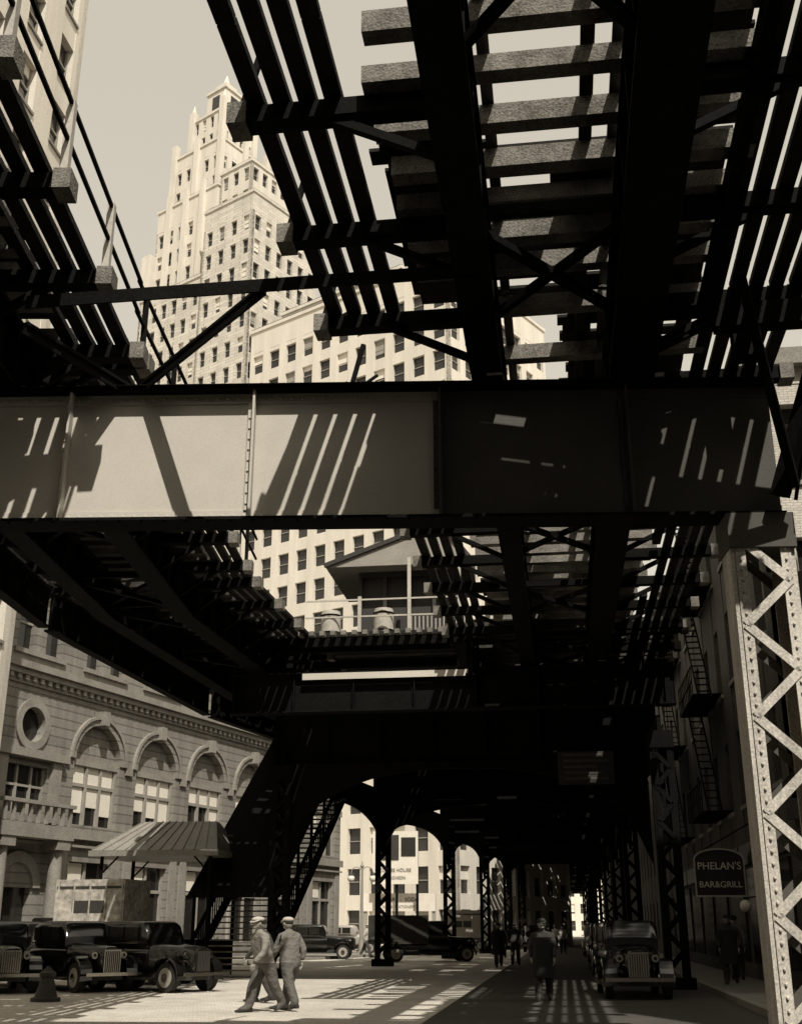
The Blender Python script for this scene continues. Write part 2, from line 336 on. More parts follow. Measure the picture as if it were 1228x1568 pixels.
# ---------------------------------------------------------------- elevated railway
el=empty('elevated_railway')
def plategirder(mb,M,L,x,w,z0,z1,k='steel'):
    mb.box((x-w/2,0,z0),(x+w/2,L,z0+.05),k,M); mb.box((x-w/2,0,z1-.05),(x+w/2,L,z1),k,M)
    mb.box((x-.05,0,z0+.05),(x+.05,L,z1-.05),k,M)
    n=int(L/1.2)
    for i in range(n): mb.box((x-w/2+.02,.3+i*1.2,z0+.05),(x+w/2-.02,.36+i*1.2,z1-.05),k,M)
def deck(mb,M,L,gir,tx,sp,walks,dz=0,brk=2.37,b0=.0,brace=True,rails=(),tie='tie',cap='tie'):
    z=dz
    for x,w in gir: plategirder(mb,M,L,x,w,9.203+z,10.28+z)
    n=int(L/sp)
    for i in range(n):
        y=i*sp+random.uniform(-.05,.05); a=tx[0]+random.uniform(-.12,.1); b=tx[1]+random.uniform(-.1,.15)
        if random.random()<.12: a-=.5
        h=random.uniform(.22,.28); w=random.uniform(.2,.25)
        mb.box((a,y,10.285+z),(b,y+w,10.285+h+z),tie,M)
    for x in rails:
        mb.box((x-.035,0,10.58+z),(x+.035,L,10.72+z),'rail',M); mb.box((x-.07,0,10.56+z),(x+.07,L,10.585+z),'rail',M)
        mb.box((x-.4,0,10.57+z),(x-.25,L,10.68+z),'plank',M)
    nb=int(L/brk)+1
    for (x0,x1,npl,side) in walks:
        for i in range(nb):
            y=b0+i*brk
            if y>L: continue
            g0=gir[0][0] if side<0 else gir[-1][0]
            xo=x0-.1 if side<0 else x1+.1
            mb.box((min(xo,g0),y,10.05+z),(max(xo,g0),y+.24,10.27+z),'steel',M)
            mb.box((xo-.11,y-.05,10.02+z),(xo+.11,y+.29,10.3+z),cap ,M)
            mb.beam((g0,y+.1,9.35+z),((g0+xo*1.3)/2.3,y+.1,10.05+z),.1,.1,'steel',M)
        pw=(x1-x0)/npl
        for j in range(npl):
            y=0
            while y<L:
                l=min(L-y,random.uniform(3.5,5.5))
                if random.random()>.04: mb.box((x0+j*pw,y+.01,10.3+z),(x0+j*pw+pw*.7,y+l-.02,10.4+z),'plank',M)
                y+=l
    if brace:
        gx=[g[0] for g in gir]
        y=0;s=1
        a,b=min(gx),max(gx)
        while y<L-1:
            mb.beam((a if s>0 else b,y,9.45+z),(b if s>0 else a,min(L,y+2.6),9.45+z),.13,.1,'steel',M)
            mb.beam((a if s<0 else b,y,9.55+z),(b if s<0 else a,min(L,y+2.6),9.55+z),.1,.1,'steel',M)
            mb.beam((a,y,9.6+z),(b,y,9.6+z),.1,.14,'steel',M)
            y+=5.2
def boards(mb,M,x0,x1,y0,y1,z,gap=.12,k='plank'):
    y=y0
    while y<y1:
        w=random.uniform(.24,.32)
        if random.random()<gap and x1-x0>1.8:
            c=random.uniform(x0+.4,x1-1.2); 
            mb.box((x0,y,z),(c,y+w-.005,z+.05),k,M); mb.box((c+random.uniform(.4,1.5),y,z),(x1,y+w-.005,z+.05),k,M)
        else: mb.box((x0+random.uniform(-.1,.1),y,z),(x1+random.uniform(-.1,.1),y+w-.005,z+.05),k,M)
        y+=w
def seg(p,q):
    p=Vector(p);q=Vector(q);d=q-p;return TR(p.x,p.y,0,math.atan2(d.y,d.x)-math.pi/2),d.length
RG=[(-.77,.46),(1.34,.66)]
mb=MB()
M=TR(0,-30); deck(mb,M,45,RG,(-1.75,2.5),.8,[(-3.12,-1.95,4,-1),(2.5,3.9,5,1)],0,b0=2.25,rails=(-.45,1.0))
mb.box((2.35,-30,10.0),(2.5,15,10.28),'steel')
boards(mb,TR(0,0),-1.85,2.45,11.9,15.3,10.74,.45)
boards(mb,TR(0,0),1.5,2.45,9.6,11.8,10.745,.3)
boards(mb,TR(0,0),-1.9,-.5,11.2,11.85,10.75,.7)
mb.build('near_track_deck',el)
mb=MB(); mb.box((-13.5,-38,10.9),(6.5,7.2,11.0),'plank'); mb.box((-13.5,-38,11.0),(6.5,-37.8,14),'dframe'); mb.box((-10,-25,11.01),(4,5,11.1),'plank')  # unseen slab and end wall, added to keep sky light off the girder
mb.build('sky_blocking_slab',el)
mb=MB()
M=TR(0,15.1); deck(mb,M,7.1,RG,(-1.2,2.5),1.6,[(2.5,3.9,5,1)],.004,rails=(-.45,1.0),brace=False)
boards(mb,TR(0,0),.4,2.45,15.4,22,10.75,.35)
M=TR(0,22.2); deck(mb,M,12.3,RG,(-1.75,2.5),.8,[(-3.12,-1.95,4,-1),(2.5,3.9,5,1)],.004,rails=(-.45,1.0))
boards(mb,TR(0,0),-1.85,2.45,28.2,34.9,10.744,.35)
mb.build('second_span_deck',el)
mb=MB()
M=TR(0,34.6); deck(mb,M,180,RG,(-3.4,3.9),.6,[(2.5,3.9,4,1)],.002,rails=(-.45,1.0),tie='dtie',cap='dtie')
for x in(-2.5,2.6): plategirder(mb,M,180,x,.35,8.9,10.1)
for (a,b) in((35.2,41),(43,49),(50,62),(64,82),(84,102),(104,120)): boards(mb,TR(0,0),-3.3,2.4,a,b,10.746,.3)
mb.build('far_track_deck',el)
LG=[(-1.0,.46),(1.1,.5)]
pts=[(-2.7,-30),(-9.2,15),(-10.6,28),(-10.2,41),(-7.6,54)]
mb=MB()
for i in range(4):
    M,L=seg(pts[i],pts[i+1])
    deck(mb,M,L+.15,LG,(-1.9,1.9),.75 if i<1 else .6,[(-3.0,-1.7,4,-1),(1.75,2.85,4,1)],.012+.006*i,b0=[1.45,.5,.3,.5][i],brk=2.2,rails=(-.7,.75),tie='tie' if i<1 else 'dtie')
    if i>0: plategirder(mb,M,L,-2.6,.3,9.0,10.05)
    if i==0: boards(mb,M,-1.8,1.75,L-7.5,L,10.76,.35)
    else: boards(mb,M,-1.8,1.75,.5,L,10.76+.003*i,.5)
mb.build('left_track_deck',el)
row=[(-9.8,41),(-8.1,54),(-6.4,68),(-5.3,82),(-4.4,96),(-3.8,110),(-3.4,124),(-3.2,138)]
mb=MB()
for i in range(1,len(row)-1):
    (x0,y0),(x1,y1)=row[i],row[i+1]
    n=int((y1-y0)/.6)
    for j in range(n):
        t=j/n; xx=x0+(x1-x0)*t-1; mb.box((xx,y0+(y1-y0)*t,10.25),(-3.3,y0+(y1-y0)*t+.34,10.52),'dtie')
for j in range(30):
    y=35.2+j*.62; mb.box((-7.6+max(0,(y-41))*.2,y,10.2),(-3.2,y+.4,10.45),'dtie')
    if j%4==0: mb.box((-12.8,y,9.9),(-3.2,y+.2,10.15),'steel')
mb.build('junction_deck',el)
mb=MB(); M,L=seg(pts[0],pts[1])
for i in range(20):
    y=1.5+i*2.2+.1
    mb.box((2.86,y-.06,10.3),(2.96,y+.06,11.45),'post',M)
for z in(10.85,11.4): mb.beam((2.92,0,z),(2.92,L,z),.05,.05,'steel',M)
M,L=seg(pts[1],pts[2])
for i in range(6): mb.box((2.86,.5+i*2.2,10.3),(2.94,.58+i*2.2,11.4),'steel',M)
for z in(10.85,11.4): mb.beam((2.9,0,z),(2.9,L,z),.05,.05,'steel',M)
M=TR(0,-30)
for i in range(20):
    y=2.25+i*2.37
    mb.beam((-3.2,y+.1,10.3),(-3.0,y+.1,11.1),.07,.07,'steel',M); mb.beam((-3.2,y+.3,10.3),(-2.9,y+1.0,10.95),.05,.05,'steel',M)
mb.build('handrails',el)
mb=MB()
def angle(p,q,k='steel'):
    mb.beam(p,q,.16,.05,k); mb.beam((p[0],p[1]-.07,p[2]-.08),(q[0],q[1]-.07,q[2]-.08),.03,.16,k)
angle((-6.6,12.4,9.35),(-2.2,12.4,9.35)); angle((-6.9,12.9,9.3),(-6.2,14.9,9.3)); angle((-3.5,12.5,9.3),(-5.9,14.9,9.3))
angle((-2.2,12.4,9.35),(-.7,12.4,9.35))
mb.build('lateral_bracing',el)
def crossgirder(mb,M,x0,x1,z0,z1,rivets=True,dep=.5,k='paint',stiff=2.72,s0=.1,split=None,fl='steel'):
    parts=[(x0,x1,k)] if split is None else [(x0,split,k),(split+.001,x1,'shadegrey')]  # past the split, shade is painted in as a darker web colour
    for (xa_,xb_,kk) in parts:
        mb.box((xa_,-.02,z0+.05),(xb_,.02,z1-.05),kk,M)
        for a,b in((z0+.045,z0+.2),(z1-.2,z1-.045)):
            mb.box((xa_,-.045,a),(xb_,-.021,b),kk,M); mb.box((xa_,.021,a),(xb_,.045,b),kk,M)
    mb.box((x0,-dep/2,z0),(x1,dep/2,z0+.045),fl,M); mb.box((x0,-dep/2,z1-.045),(x1,dep/2,z1),fl,M)
    x=x0+s0
    while x<x1:
        kk=k if (split is None or x<split) else 'shadegrey'
        mb.box((x,-.2,z0+.046),(x+.035,-.046,z1-.046),kk,M); mb.box((x-.08,-.07,z0+.201),(x,-.021,z1-.201),kk,M)
        if rivets:
            for q in range(10): mb.cyl((x-.05,-.07,z0+.3+q*.17),(x-.05,-.09,z0+.3+q*.17),.022,kk,6,.012,M)
        x+=stiff
    if rivets:
        n=int((x1-x0)/.16)
        for i in range(n):
            x=x0+i*.16; kk=k if (split is None or x<split) else 'shadegrey'
            for z in(z0+.12,z1-.12):
                mb.cyl((x,-.045,z),(x,-.07,z),.026,kk,6,.014,M)
            if i%2==0: mb.cyl((x,-dep/2+.06,z0),(x,-dep/2+.06,z0-.02),.024,fl,6,.014,M)
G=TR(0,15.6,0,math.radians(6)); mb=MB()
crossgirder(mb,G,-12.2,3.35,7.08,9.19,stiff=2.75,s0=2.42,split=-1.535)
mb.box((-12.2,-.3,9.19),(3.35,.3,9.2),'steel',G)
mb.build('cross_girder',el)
mb=MB()
for y,x0,x1 in((35,-10.1,3.6),(41.2,-10.2,3.5)):
    crossgirder(mb,TR(0,y),x0,x1,7.9 if y<36 else 7.1,9.15,rivets=False,stiff=1.9,k='steel')
mb.box((-7.8,34.72,8.9),(-2.6,34.745,9.1),'paint')  # pale plate painted in as the sunlit strip of the dark girder
for i in range(1,len(row)):
    crossgirder(mb,TR(0,row[i][1]+.1),row[i][0]-.5,3.5,7.1,9.15,rivets=False,k='steel')
for i in range(5): crossgirder(mb,TR(0,152+i*14),-3.5,3.5,7.1,9.15,rivets=False,k='steel')
mb.build('far_cross_girders',el)
def column(mb,x,y,z1,w=.62,d=.42,k='steel',rv=False,rot=0):
    M=TR(x,y,0,rot)
    for sx in(-1,1):
        mb.box((sx*w/2-.03,-d/2,0.05),(sx*w/2+.03,d/2,z1),k,M)
        for sy in(-1,1): 
            mb.box((sx*(w/2-.03),sy*(d/2),.05),(sx*(w/2-.17),sy*(d/2+.025),z1),k,M)
    st=.5 if not rv else .62
    n=int((z1-.6)/ st); 
    for i in range(n):
        za=.5+i*st; s=1 if i%2 else -1
        for sy in(-1,1):
            kk='shadegrey' if (rv and sy>0) else k  # rear lattice bars and cap plate take the darker grey
            mb.beam((s*(w/2-.08),sy*(d/2+.035),za),(-s*(w/2-.08),sy*(d/2+.035),za+st),.12,.016,kk,M,up=(0,1,0))
        if rv:
            for sx in(-1,1):
                for q in(0,.15,.3,.45): mb.cyl((sx*(w/2-.1),-d/2-.025,za+q),(sx*(w/2-.1),-d/2-.055,za+q),.026,k,6,.014,M)
    mb.box((-w/2-.15,-d/2-.15,0),(w/2+.15,d/2+.15,.3),k,M); mb.box((-w/2-.05,-d/2-.08,z1-.5),(w/2+.05,d/2+.08,z1),'shadegrey' if rv else k,M)
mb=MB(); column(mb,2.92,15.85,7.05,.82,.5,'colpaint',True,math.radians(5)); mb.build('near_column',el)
mb=MB()
mb.box((2.75,14.9,9.2),(3.05,15.2,10.3),'steel'); mb.beam((3.2,15.3,7.2),(4.2,14.4,10.2),.2,.2,'steel'); mb.box((2.4,14.2,9.3),(4.3,14.45,9.65),'steel')
mb.beam((2.6,13.2,9.5),(3.4,15.2,7.3),.12,.12,'steel')
mb.build('end_brackets',el)
mb=MB(); column(mb,-11.6,14.3,7.0,.72,.5,'colpaint'); 
for y in(35,54,68,82,96,110,124,138,152,166,180): column(mb,3.05,y,7.1)
for x,y in row: column(mb,x,y,7.1)
column(mb,-2.9,152,7.1);column(mb,-2.9,166,7.1);column(mb,-2.9,180,7.1)
def archplate(p,q,zs=4.7,zc=6.5,zt=7.6,n=20,th=.12):
    p=Vector((p[0],p[1],0));q=Vector((q[0],q[1],0));d=(q-p);nn=Vector((-d.y,d.x,0)).normalized()*th/2
    for i in range(n):
        t0=i/n;t1=(i+1)/n
        h=lambda t: zs+(zc-zs)*max(0,1-abs(2*t-1)**2.6)**.55
        a=p+d*t0;b=p+d*t1;za=Vector((0,0,h(t0)));zb=Vector((0,0,h(t1)));Z=Vector((0,0,zt))
        mb.hexa([a-nn+za,b-nn+zb,b+nn+zb,a+nn+za,a-nn+Z,b-nn+Z,b+nn+Z,a+nn+Z],'steel')
for i in range(len(row)-1): archplate(row[i],row[i+1])
rr=[(3.05,y) for y in(15.9,35,54,68,82,96,110,124)]
for i in range(1,len(rr)-1): archplate(rr[i],rr[i+1],4.9,6.6)
archplate((-9.8,41),(3.05,41),3.6,6.9,7.15)
for i in range(1,5): archplate(row[i],(3.05,row[i][1]),5.0,6.95,7.15)
mb.build('columns_and_arches',el)
mb=MB()
A=Vector((-12.9,41.0,0));B=Vector((-10.9,49.5,9.0))
d=B-A; 
def off(p,dx,dz): return (p.x+dx,p.y,p.z+dz)
for s in(0,2.7):
    for z0_,z1_ in((-.1,.35),(1.1,1.25)):
        mb.hexa([off(A,s,z0_),off(A,s+.1,z0_),off(B,s+.1,z0_),off(B,s,z0_),off(A,s,z1_),off(A,s+.1,z1_),off(B,s+.1,z1_),off(B,s,z1_)],'steel')
    for i in range(60):
        p=A+d*(i/59); mb.box((p.x+s+.03,p.y,p.z+.3),(p.x+s+.07,p.y+.05,p.z+1.15),'steel')
    for i in range(9):
        p=A+d*(i/8); mb.box((p.x+s,p.y,p.z),(p.x+s+.1,p.y+.1,p.z+2.7),'steel')
for i in range(46):
    p=A+d*(i/46); mb.box((p.x+.1,p.y,p.z),(p.x+2.7,p.y+.24,p.z+.05),'tie'); 
mb.hexa([off(A,-.2,2.6),off(A,3.0,2.6),off(B,3.0,2.6),off(B,-.2,2.6),off(A,-.2,2.7),off(A,3.0,2.7),off(B,3.0,2.7),off(B,-.2,2.7)],'steel')
mb.build('station_stair',el)
e=empty('stair_canopy'); mb=MB(); cx,cy=-14.3,42.5; w,dd=2.3,1.9
V=[(cx-w,cy-dd,4.2),(cx+w,cy-dd,4.2),(cx+w,cy+dd,4.2),(cx-w,cy+dd,4.2),(cx-w*.45,cy-.25,5.3),(cx+w*.75,cy-.25,5.3),(cx+w*.75,cy+.25,5.3),(cx-w*.45,cy+.25,5.3)]
mb.hexa(V,'copper'); mb.box((cx-w-.08,cy-dd-.08,4.0),(cx+w+.08,cy+dd+.08,4.19),'copper')
for i in range(12):
    t=i/11; a=Vector((cx-w+2*w*t,cy-dd,4.21)); b=Vector((cx-w*.45+(w*1.2)*t,cy-.25,5.31)); mb.beam(a,b,.04,.05,'copper')
for sx in(-1,1):
    for sy in(-1,1):
        mb.cyl((cx+sx*(w-.3),cy+sy*(dd-.3),0),(cx+sx*(w-.3),cy+sy*(dd-.3),4.0),.07,'steel',8)
        mb.beam((cx+sx*(w-.3),cy+sy*(dd-.3),3.4),(cx+sx*(w-.9),cy+sy*(dd-.3),4.0),.05,.05,'steel')
mb.box((cx-w+.3,cy+dd-.35,0),(cx+w-.3,cy+dd-.3,1.2),'steel')
for i in range(22): mb.box((cx-w+.3+i*.18,cy-dd+.3,0.1),(cx-w+.33+i*.18,cy-dd+.33,1.2),'steel')
mb.build('canopy',e)
# ---------------------------------------------------------------- signal cabin
e=empty('signal_cabin'); mb=MB()
x0,x1,y0,y1=-6.3,-2.9,36.2,39.5; zf=10.4
mb.box((-7.9,34.7,10.25),(-2.6,40,10.39),'plank'); 
mb.box((-7.9,34.72,9.95),(-2.6,34.85,10.24),'steel')
for i in range(16): mb.box((-7.9+i*.34,34.4,10.24),(-7.75+i*.34,34.71,10.38),'tie')
mb.box((x0,y0,zf),(x1,y0+.1,zf+.9),'dframe');mb.box((x0,y0,zf+2.2),(x1,y0+.1,zf+2.5),'dframe')
mb.box((x0+.05,y0+.15,zf),(x1-.05,y1,zf+2.45),'dframe')
for i in range(5): mb.box((x0+i*.82,y0-.003,zf),(x0+i*.82+.12,y0+.1,zf+2.4),'dframe')
rz=zf+2.5
mb.add([(x0-1.0,y0-.7,rz-.1),(x1+.4,y0-.7,rz-.1),(x1+.4,y1+.3,rz-.1),(x0-1.0,y1+.3,rz-.1),(x1-.6,y0-.7,rz+1.25),(x1-.6,y1+.3,rz+1.25)],[(0,1,4),(3,5,2),(0,4,5,3),(1,2,5,4),(0,3,2,1)],'frame')
mb.beam((x0-1.05,y0-.75,rz-.05),(x1-.6,y0-.75,rz+1.32),.08,.14,'dframe'); mb.beam((x1+.45,y0-.75,rz-.05),(x1-.6,y0-.75,rz+1.32),.08,.14,'dframe')
for x in(-6.1,-4.5,-2.9): mb.box((x,34.9,zf),(x+.11,35.0,zf+ (2.45 if x>-5 else 1.2)),'post')
for z in(.55,1.1): mb.beam((-7.8,34.95,zf+z),(-2.7,34.95,zf+z),.04,.05,'post')
for i in range(14): mb.box((-4.4+i*.13,34.94,zf+.05),(-4.37+i*.13,34.97,zf+.5),'post')
mb.build('cabin',e)
for bx,by in((-7.1,35.6),(-5.35,35.5)):
    mb=MB(); mb.cyl((0,0,0),(0,0,.15),.3,'post',16,.33);mb.cyl((0,0,.15),(0,0,.75),.33,'post',16,.33);mb.cyl((0,0,.75),(0,0,.9),.33,'post',16,.3)
    for z in(.15,.72): mb.cyl((0,0,z),(0,0,z+.05),.345,'steel',16)
    mb.build('water_barrel',None,(bx,by,zf))
# ---------------------------------------------------------------- vehicles
def car(x,y,rot,paint='carb',name='parked_car',truck=False,roof=None,bz=2.75):
    e=empty(name,(x,y,0),rot); b=MB()
    b.loft([(2.0,0,.78,.26,.32,3),(1.95,0,.8,.3,.34,3),(1.2,0,.82,.4,.36,3.4),(.62,0,.84,.58,.38,4),(.55,0,.84,.62,.38,4)],paint,20)
    b.loft([(.56,0,.8,.66,.34,5),(-1.6,0,.8,.72,.34,5),(-2.0,0,.8,.66,.33,4),(-2.25,0,.72,.5,.25,3)],paint,20)
    if not truck:
        b.loft([(.5,0,1.2,.66,.18,6),(.36,0,1.36,.66,.34,7),(.2,0,1.42,.67,.36,7),(-1.3,0,1.42,.68,.37,7),(-1.75,0,1.36,.64,.34,5),(-2.0,0,1.2,.56,.22,4)],paint,28)
        for s in(-1,1):
            for a,c in((.12,-.42),(-.5,-1.05),(-1.13,-1.5)):
                b.box((a,s*.66,1.28),(c,s*.688,1.62),'glass')
                b.box((a+.02,s*.65,1.26),(a+.05,s*.692,1.64),paint)
            b.box((.15,s*.69,1.2),(-1.6,s*.7,1.23),'chrome')
        b.hexa([(.47,-.52,1.27),(.47,.52,1.27),(.44,.52,1.27),(.44,-.52,1.27),(.37,-.5,1.62),(.37,.5,1.62),(.34,.5,1.62),(.34,-.5,1.62)],'glass')
        b.box((-2.0,-.3,1.32),(-1.97+.1,.3,1.55),'glass')
    else:
        b.loft([(.5,0,1.3,.7,.25,6),(.4,0,1.5,.7,.45,7),(-.5,0,1.5,.72,.45,7)],paint,24)
        for s in(-1,1): b.box((.2,s*.7,1.4),(-.4,s*.73,1.8),'glass')
        b.hexa([(.52,-.55,1.4),(.52,.55,1.4),(.46,.55,1.4),(.46,-.55,1.4),(.46,-.5,1.8),(.46,.5,1.8),(.4,.5,1.8),(.4,-.5,1.8)],'glass')
        b.box((-.6,-.95,.95),(-3.3,.95,bz),roof or 'canvas'); b.box((-.58,-.98,.85),(-3.32,.98,.949),'dframe')
        for i in range(5): b.box((-.7-i*.62,-.975,.95),(-.76-i*.62,.975,bz+.01),roof or 'canvas')
        b.box((-.65,-.97,bz-.3),(-3.25,.97,bz-.22),'dframe'); b.box((-1.3,-.965,bz-1.1),(-2.6,.965,bz-.7),'dframe')
    b.box((1.98,-.24,.5),(2.04,.24,1.06),'chrome')
    for i in range(8): b.box((2.04,-.2+i*.055,.52),(2.055,-.18+i*.055,1.02),'dframe')
    R0=.37; wx=[1.45,-1.45 if not truck else -2.2]
    for X in wx:
        for s in(-1,1):
            b.cyl((X,s*.6,R0),(X,s*.78,R0),R0,'tyre',22); b.cyl((X,s*.78,R0),(X,s*.795,R0),R0*.66,'frame' if paint!='carb' else 'carg',18); b.cyl((X,s*.79,R0),(X,s*.83,R0),.11,'chrome',12)
            n=12;P=[]
            for i in range(n+1):
                t=math.radians(-8+ (165)*i/n) if X>0 else math.radians(15+165*i/n)
                r=.5
                P.append((X+r*math.cos(t),R0+.02+r*.98*math.sin(t)))
            for i in range(n):
                (xa,za),(xb,zb)=P[i],P[i+1]
                b.hexa([(xa,s*.5,za),(xa,s*.84,za-.03),(xb,s*.84,zb-.03),(xb,s*.5,zb),(xa,s*.5,za+.04),(xa,s*.82,za+.03),(xb,s*.82,zb+.03),(xb,s*.5,zb+.04)],paint)
    for s in(-1,1):
        b.box((1.0,s*.55,.3),(-1.0,s*.86,.36),'dframe')
        b.sph((1.72,s*.42,.92),.12,paint,14,10,sc=(1.2,1,1)); b.cyl((1.8,s*.42,.92),(1.85,s*.42,.92),.09,'chrome',14)
    for X in(2.2,-2.4 if not truck else -3.45):
        b.box((X-.03,-.8,.42),(X+.03,.8,.5),'chrome')
        for s in(-1,1): b.box((X-.25*(1 if X>0 else -1),s*.4-.02,.44),(X,s*.4+.02,.48),'dframe')
    if not truck:
        b.cyl((-2.3,0,.75),(-2.44,0,.75),.34,'tyre',20); b.cyl((-2.43,0,.75),(-2.46,0,.75),.22,paint,16)
    b.box((1.8,-.45,.3),(-2.1,.45,.5),'dframe')
    b.build('body',e); return e
H=math.radians
car(-11.3,32.6,H(-30)); car(-13.4,32.5,H(-42)); car(-15.3,31.6,H(-55)); car(-16.9,31,H(-47)); car(-13.2,36.5,H(-20),'carm'); car(-15.6,34.5,H(-30),'carm')
car(1.6,31.5,H(-88),'carb'); car(1.7,44,H(-90),'carm');car(1.7,52,H(-90));car(1.9,63,H(-90)); car(1.8,75,H(-90),'carg')
car(-14.2,80,H(0),'carg','light_sedan_car'); car(-19,72,H(10),'carb'); car(-11,100,H(180),'carm'); car(-2.2,88,H(90)); car(-1.5,120,H(90),'carm'); car(-13.5,66,H(5),'carb'); car(-7.6,92,H(170),'carg'); car(-8.4,112,H(0),'carm')
car(-6.6,62,H(20),'carb','delivery_truck',True,'carm',2.2); car(-18.2,41.5,H(172),'carb','delivery_truck',True,'canvas',3.2); car(-9.0,84,H(185),'carm','delivery_truck',True,'carg')
b=MB()
pr=[(0,.34),(.08,.34),(.1,.26),(.3,.2),(.5,.15),(.55,.19),(.62,.19),(.66,.12),(.76,.03)]
for (z0,r0),(z1,r1) in zip(pr,pr[1:]): b.cyl((0,0,z0),(0,0,z1+.0001),r0,'dframe',18,r1)
b.build('bollard',None,(-12.0,27.4,0))
def lamp(x,y):
    b=MB()
    for z0,r0,z1,r1 in((0,.28,.3,.24),(.3,.2,.9,.14),(.9,.12,5.0,.07)): b.cyl((0,0,z0),(0,0,z1),r0,'frame',12,r1)
    for s in(-1,1):
        for i in range(6):
            t=math.pi*i/6;u=math.pi*(i+1)/6
            b.beam((s*(.35-.35*math.cos(t)),0,4.9+.35*math.sin(t)),(s*(.35-.35*math.cos(u)),0,4.9+.35*math.sin(u)),.05,.05,'frame')
        b.cyl((s*.7,0,4.9),(s*.7,0,4.75),.12,'dframe',10,.2); b.sph((s*.7,0,4.55),.23,'globe')
    b.cyl((0,0,5),(0,0,5.6),.07,'frame',8,.02); b.sph((0,0,5.3),.12,'frame')
    return b.build('street_lamp',None,(x,y,0))
lamp(-12.6,75); lamp(-17,60)
def text(s,size,loc,rot,mt,parent,name='lettering'):
    c=bpy.data.curves.new(name,'FONT'); c.body=s; c.size=size; c.extrude=.015; c.align_x='CENTER'; c.align_y='CENTER'; c.materials.append(M_[mt])
    o=bpy.data.objects.new(name,c); COL.objects.link(o); o.location=loc; o.rotation_euler=rot; o.parent=parent; return o
e=empty('bar_and_grill_sign'); b=MB(); b.box((3.95,37,2.5),(5.4,37.15,3.55),'signd')
n=14
for i in range(n):
    a=math.pi*i/n;c=math.pi*(i+1)/n; X=lambda t:4.675-.725*math.cos(t); Z=lambda t:3.551+.3*math.sin(t)
    b.hexa([(X(a),37,3.551),(X(c),37,3.551),(X(c),37.15,3.551),(X(a),37.15,3.551),(X(a),37,Z(a)),(X(c),37,Z(c)),(X(c),37.15,Z(c)),(X(a),37.15,Z(a))],'signd')
    b.beam((X(a),36.98,Z(a)),(X(c),36.98,Z(c)),.03,.05,'signg')
b.box((3.93,36.96,2.47),(5.42,36.999,2.52),'signg');b.box((3.93,36.96,2.52),(3.97,36.999,3.55),'signg');b.box((5.38,36.96,2.52),(5.42,36.999,3.55),'signg')
b.beam((4.2,37.08,3.8),(5.7,37.08,4.6),.04,.04,'steel'); b.build('board',e)
text("PHELAN'S",.3,(4.675,36.98,3.35),(H(90),0,0),'signw',e); text("BAR&GRILL",.25,(4.675,36.98,2.82),(H(90),0,0),'signw',e)
e=empty('shop_lamp'); b=MB(); b.sph((5.2,36,2.2),.17,'globe'); b.beam((5.2,36,2.4),(5.7,36,2.5),.04,.04,'steel'); b.build('globe',e)
e=empty('billboard'); b=MB(); b.box((-15.6,98,5.0),(-11.8,98.2,9.2),'signw')
for x in(-15.4,-13.7,-12): b.box((x,98.2,0),(x+.2,98.4,9.2),'steel')
b.box((-15.3,97.95,6.9),(-13.4,97.998,8.9),'dframe'); b.box((-13.2,97.95,7.2),(-12,97.998,8.7),'signd'); b.build('board',e)
text("COFFEE HOUSE",.38,(-13.7,97.96,6.1),(H(90),0,0),'frame',e); text("LUNCHEON",.32,(-13.7,97.96,5.5),(H(90),0,0),'frame',e)
e=empty('shop_front_sign'); b=MB(); b.box((-16.5,99,2.9),(-10.5,99.1,4.3),'signw'); b.box((-16.5,99.1,0),(-16.2,99.3,4.3),'frame'); b.box((-10.8,99.1,0),(-10.5,99.3,4.3),'frame'); b.build('board',e)
text("CIGARS  -  SODA",.42,(-13.5,98.98,3.8),(H(90),0,0),'dframe',e); text("NEWS  STATIONERY",.3,(-13.5,98.98,3.25),(H(90),0,0),'frame',e)
e=empty('wall_sign'); b=MB(); b.box((-11.5,132,4.5),(-7.2,132.2,7.4),'signw'); b.box((-11.3,131.9,5.2),(-7.5,131.99,5.6),'signd'); b.box((-11.3,132.2,0),(-11.1,132.4,7.4),'steel'); b.box((-7.6,132.2,0),(-7.4,132.4,7.4),'steel'); b.build('board',e)
text("GARAGE",.6,(-9.3,131.9,6.4),(H(90),0,0),'signd',e)
e=empty('station_notice_board'); b=MB(); b.box((.0,40.2,6.2),(1.9,40.28,7.3),'dframe'); 
for i in range(5): b.box((.2,40.18,6.35+i*.2),(1.7-.2*(i%3),40.199,6.43+i*.2),'shadegrey')
b.build('board',e)
b=MB()
pp=[Vector((5.2,12,12.5)),Vector((4.6,13.2,10.4)),Vector((4.0,14.2,8.7)),Vector((3.6,15.2,8.0)),Vector((3.45,15.5,7.2))]
for i in range(4): b.cyl(pp[i],pp[i+1],.03,'steel',6)
b.build('hanging_cable',el)
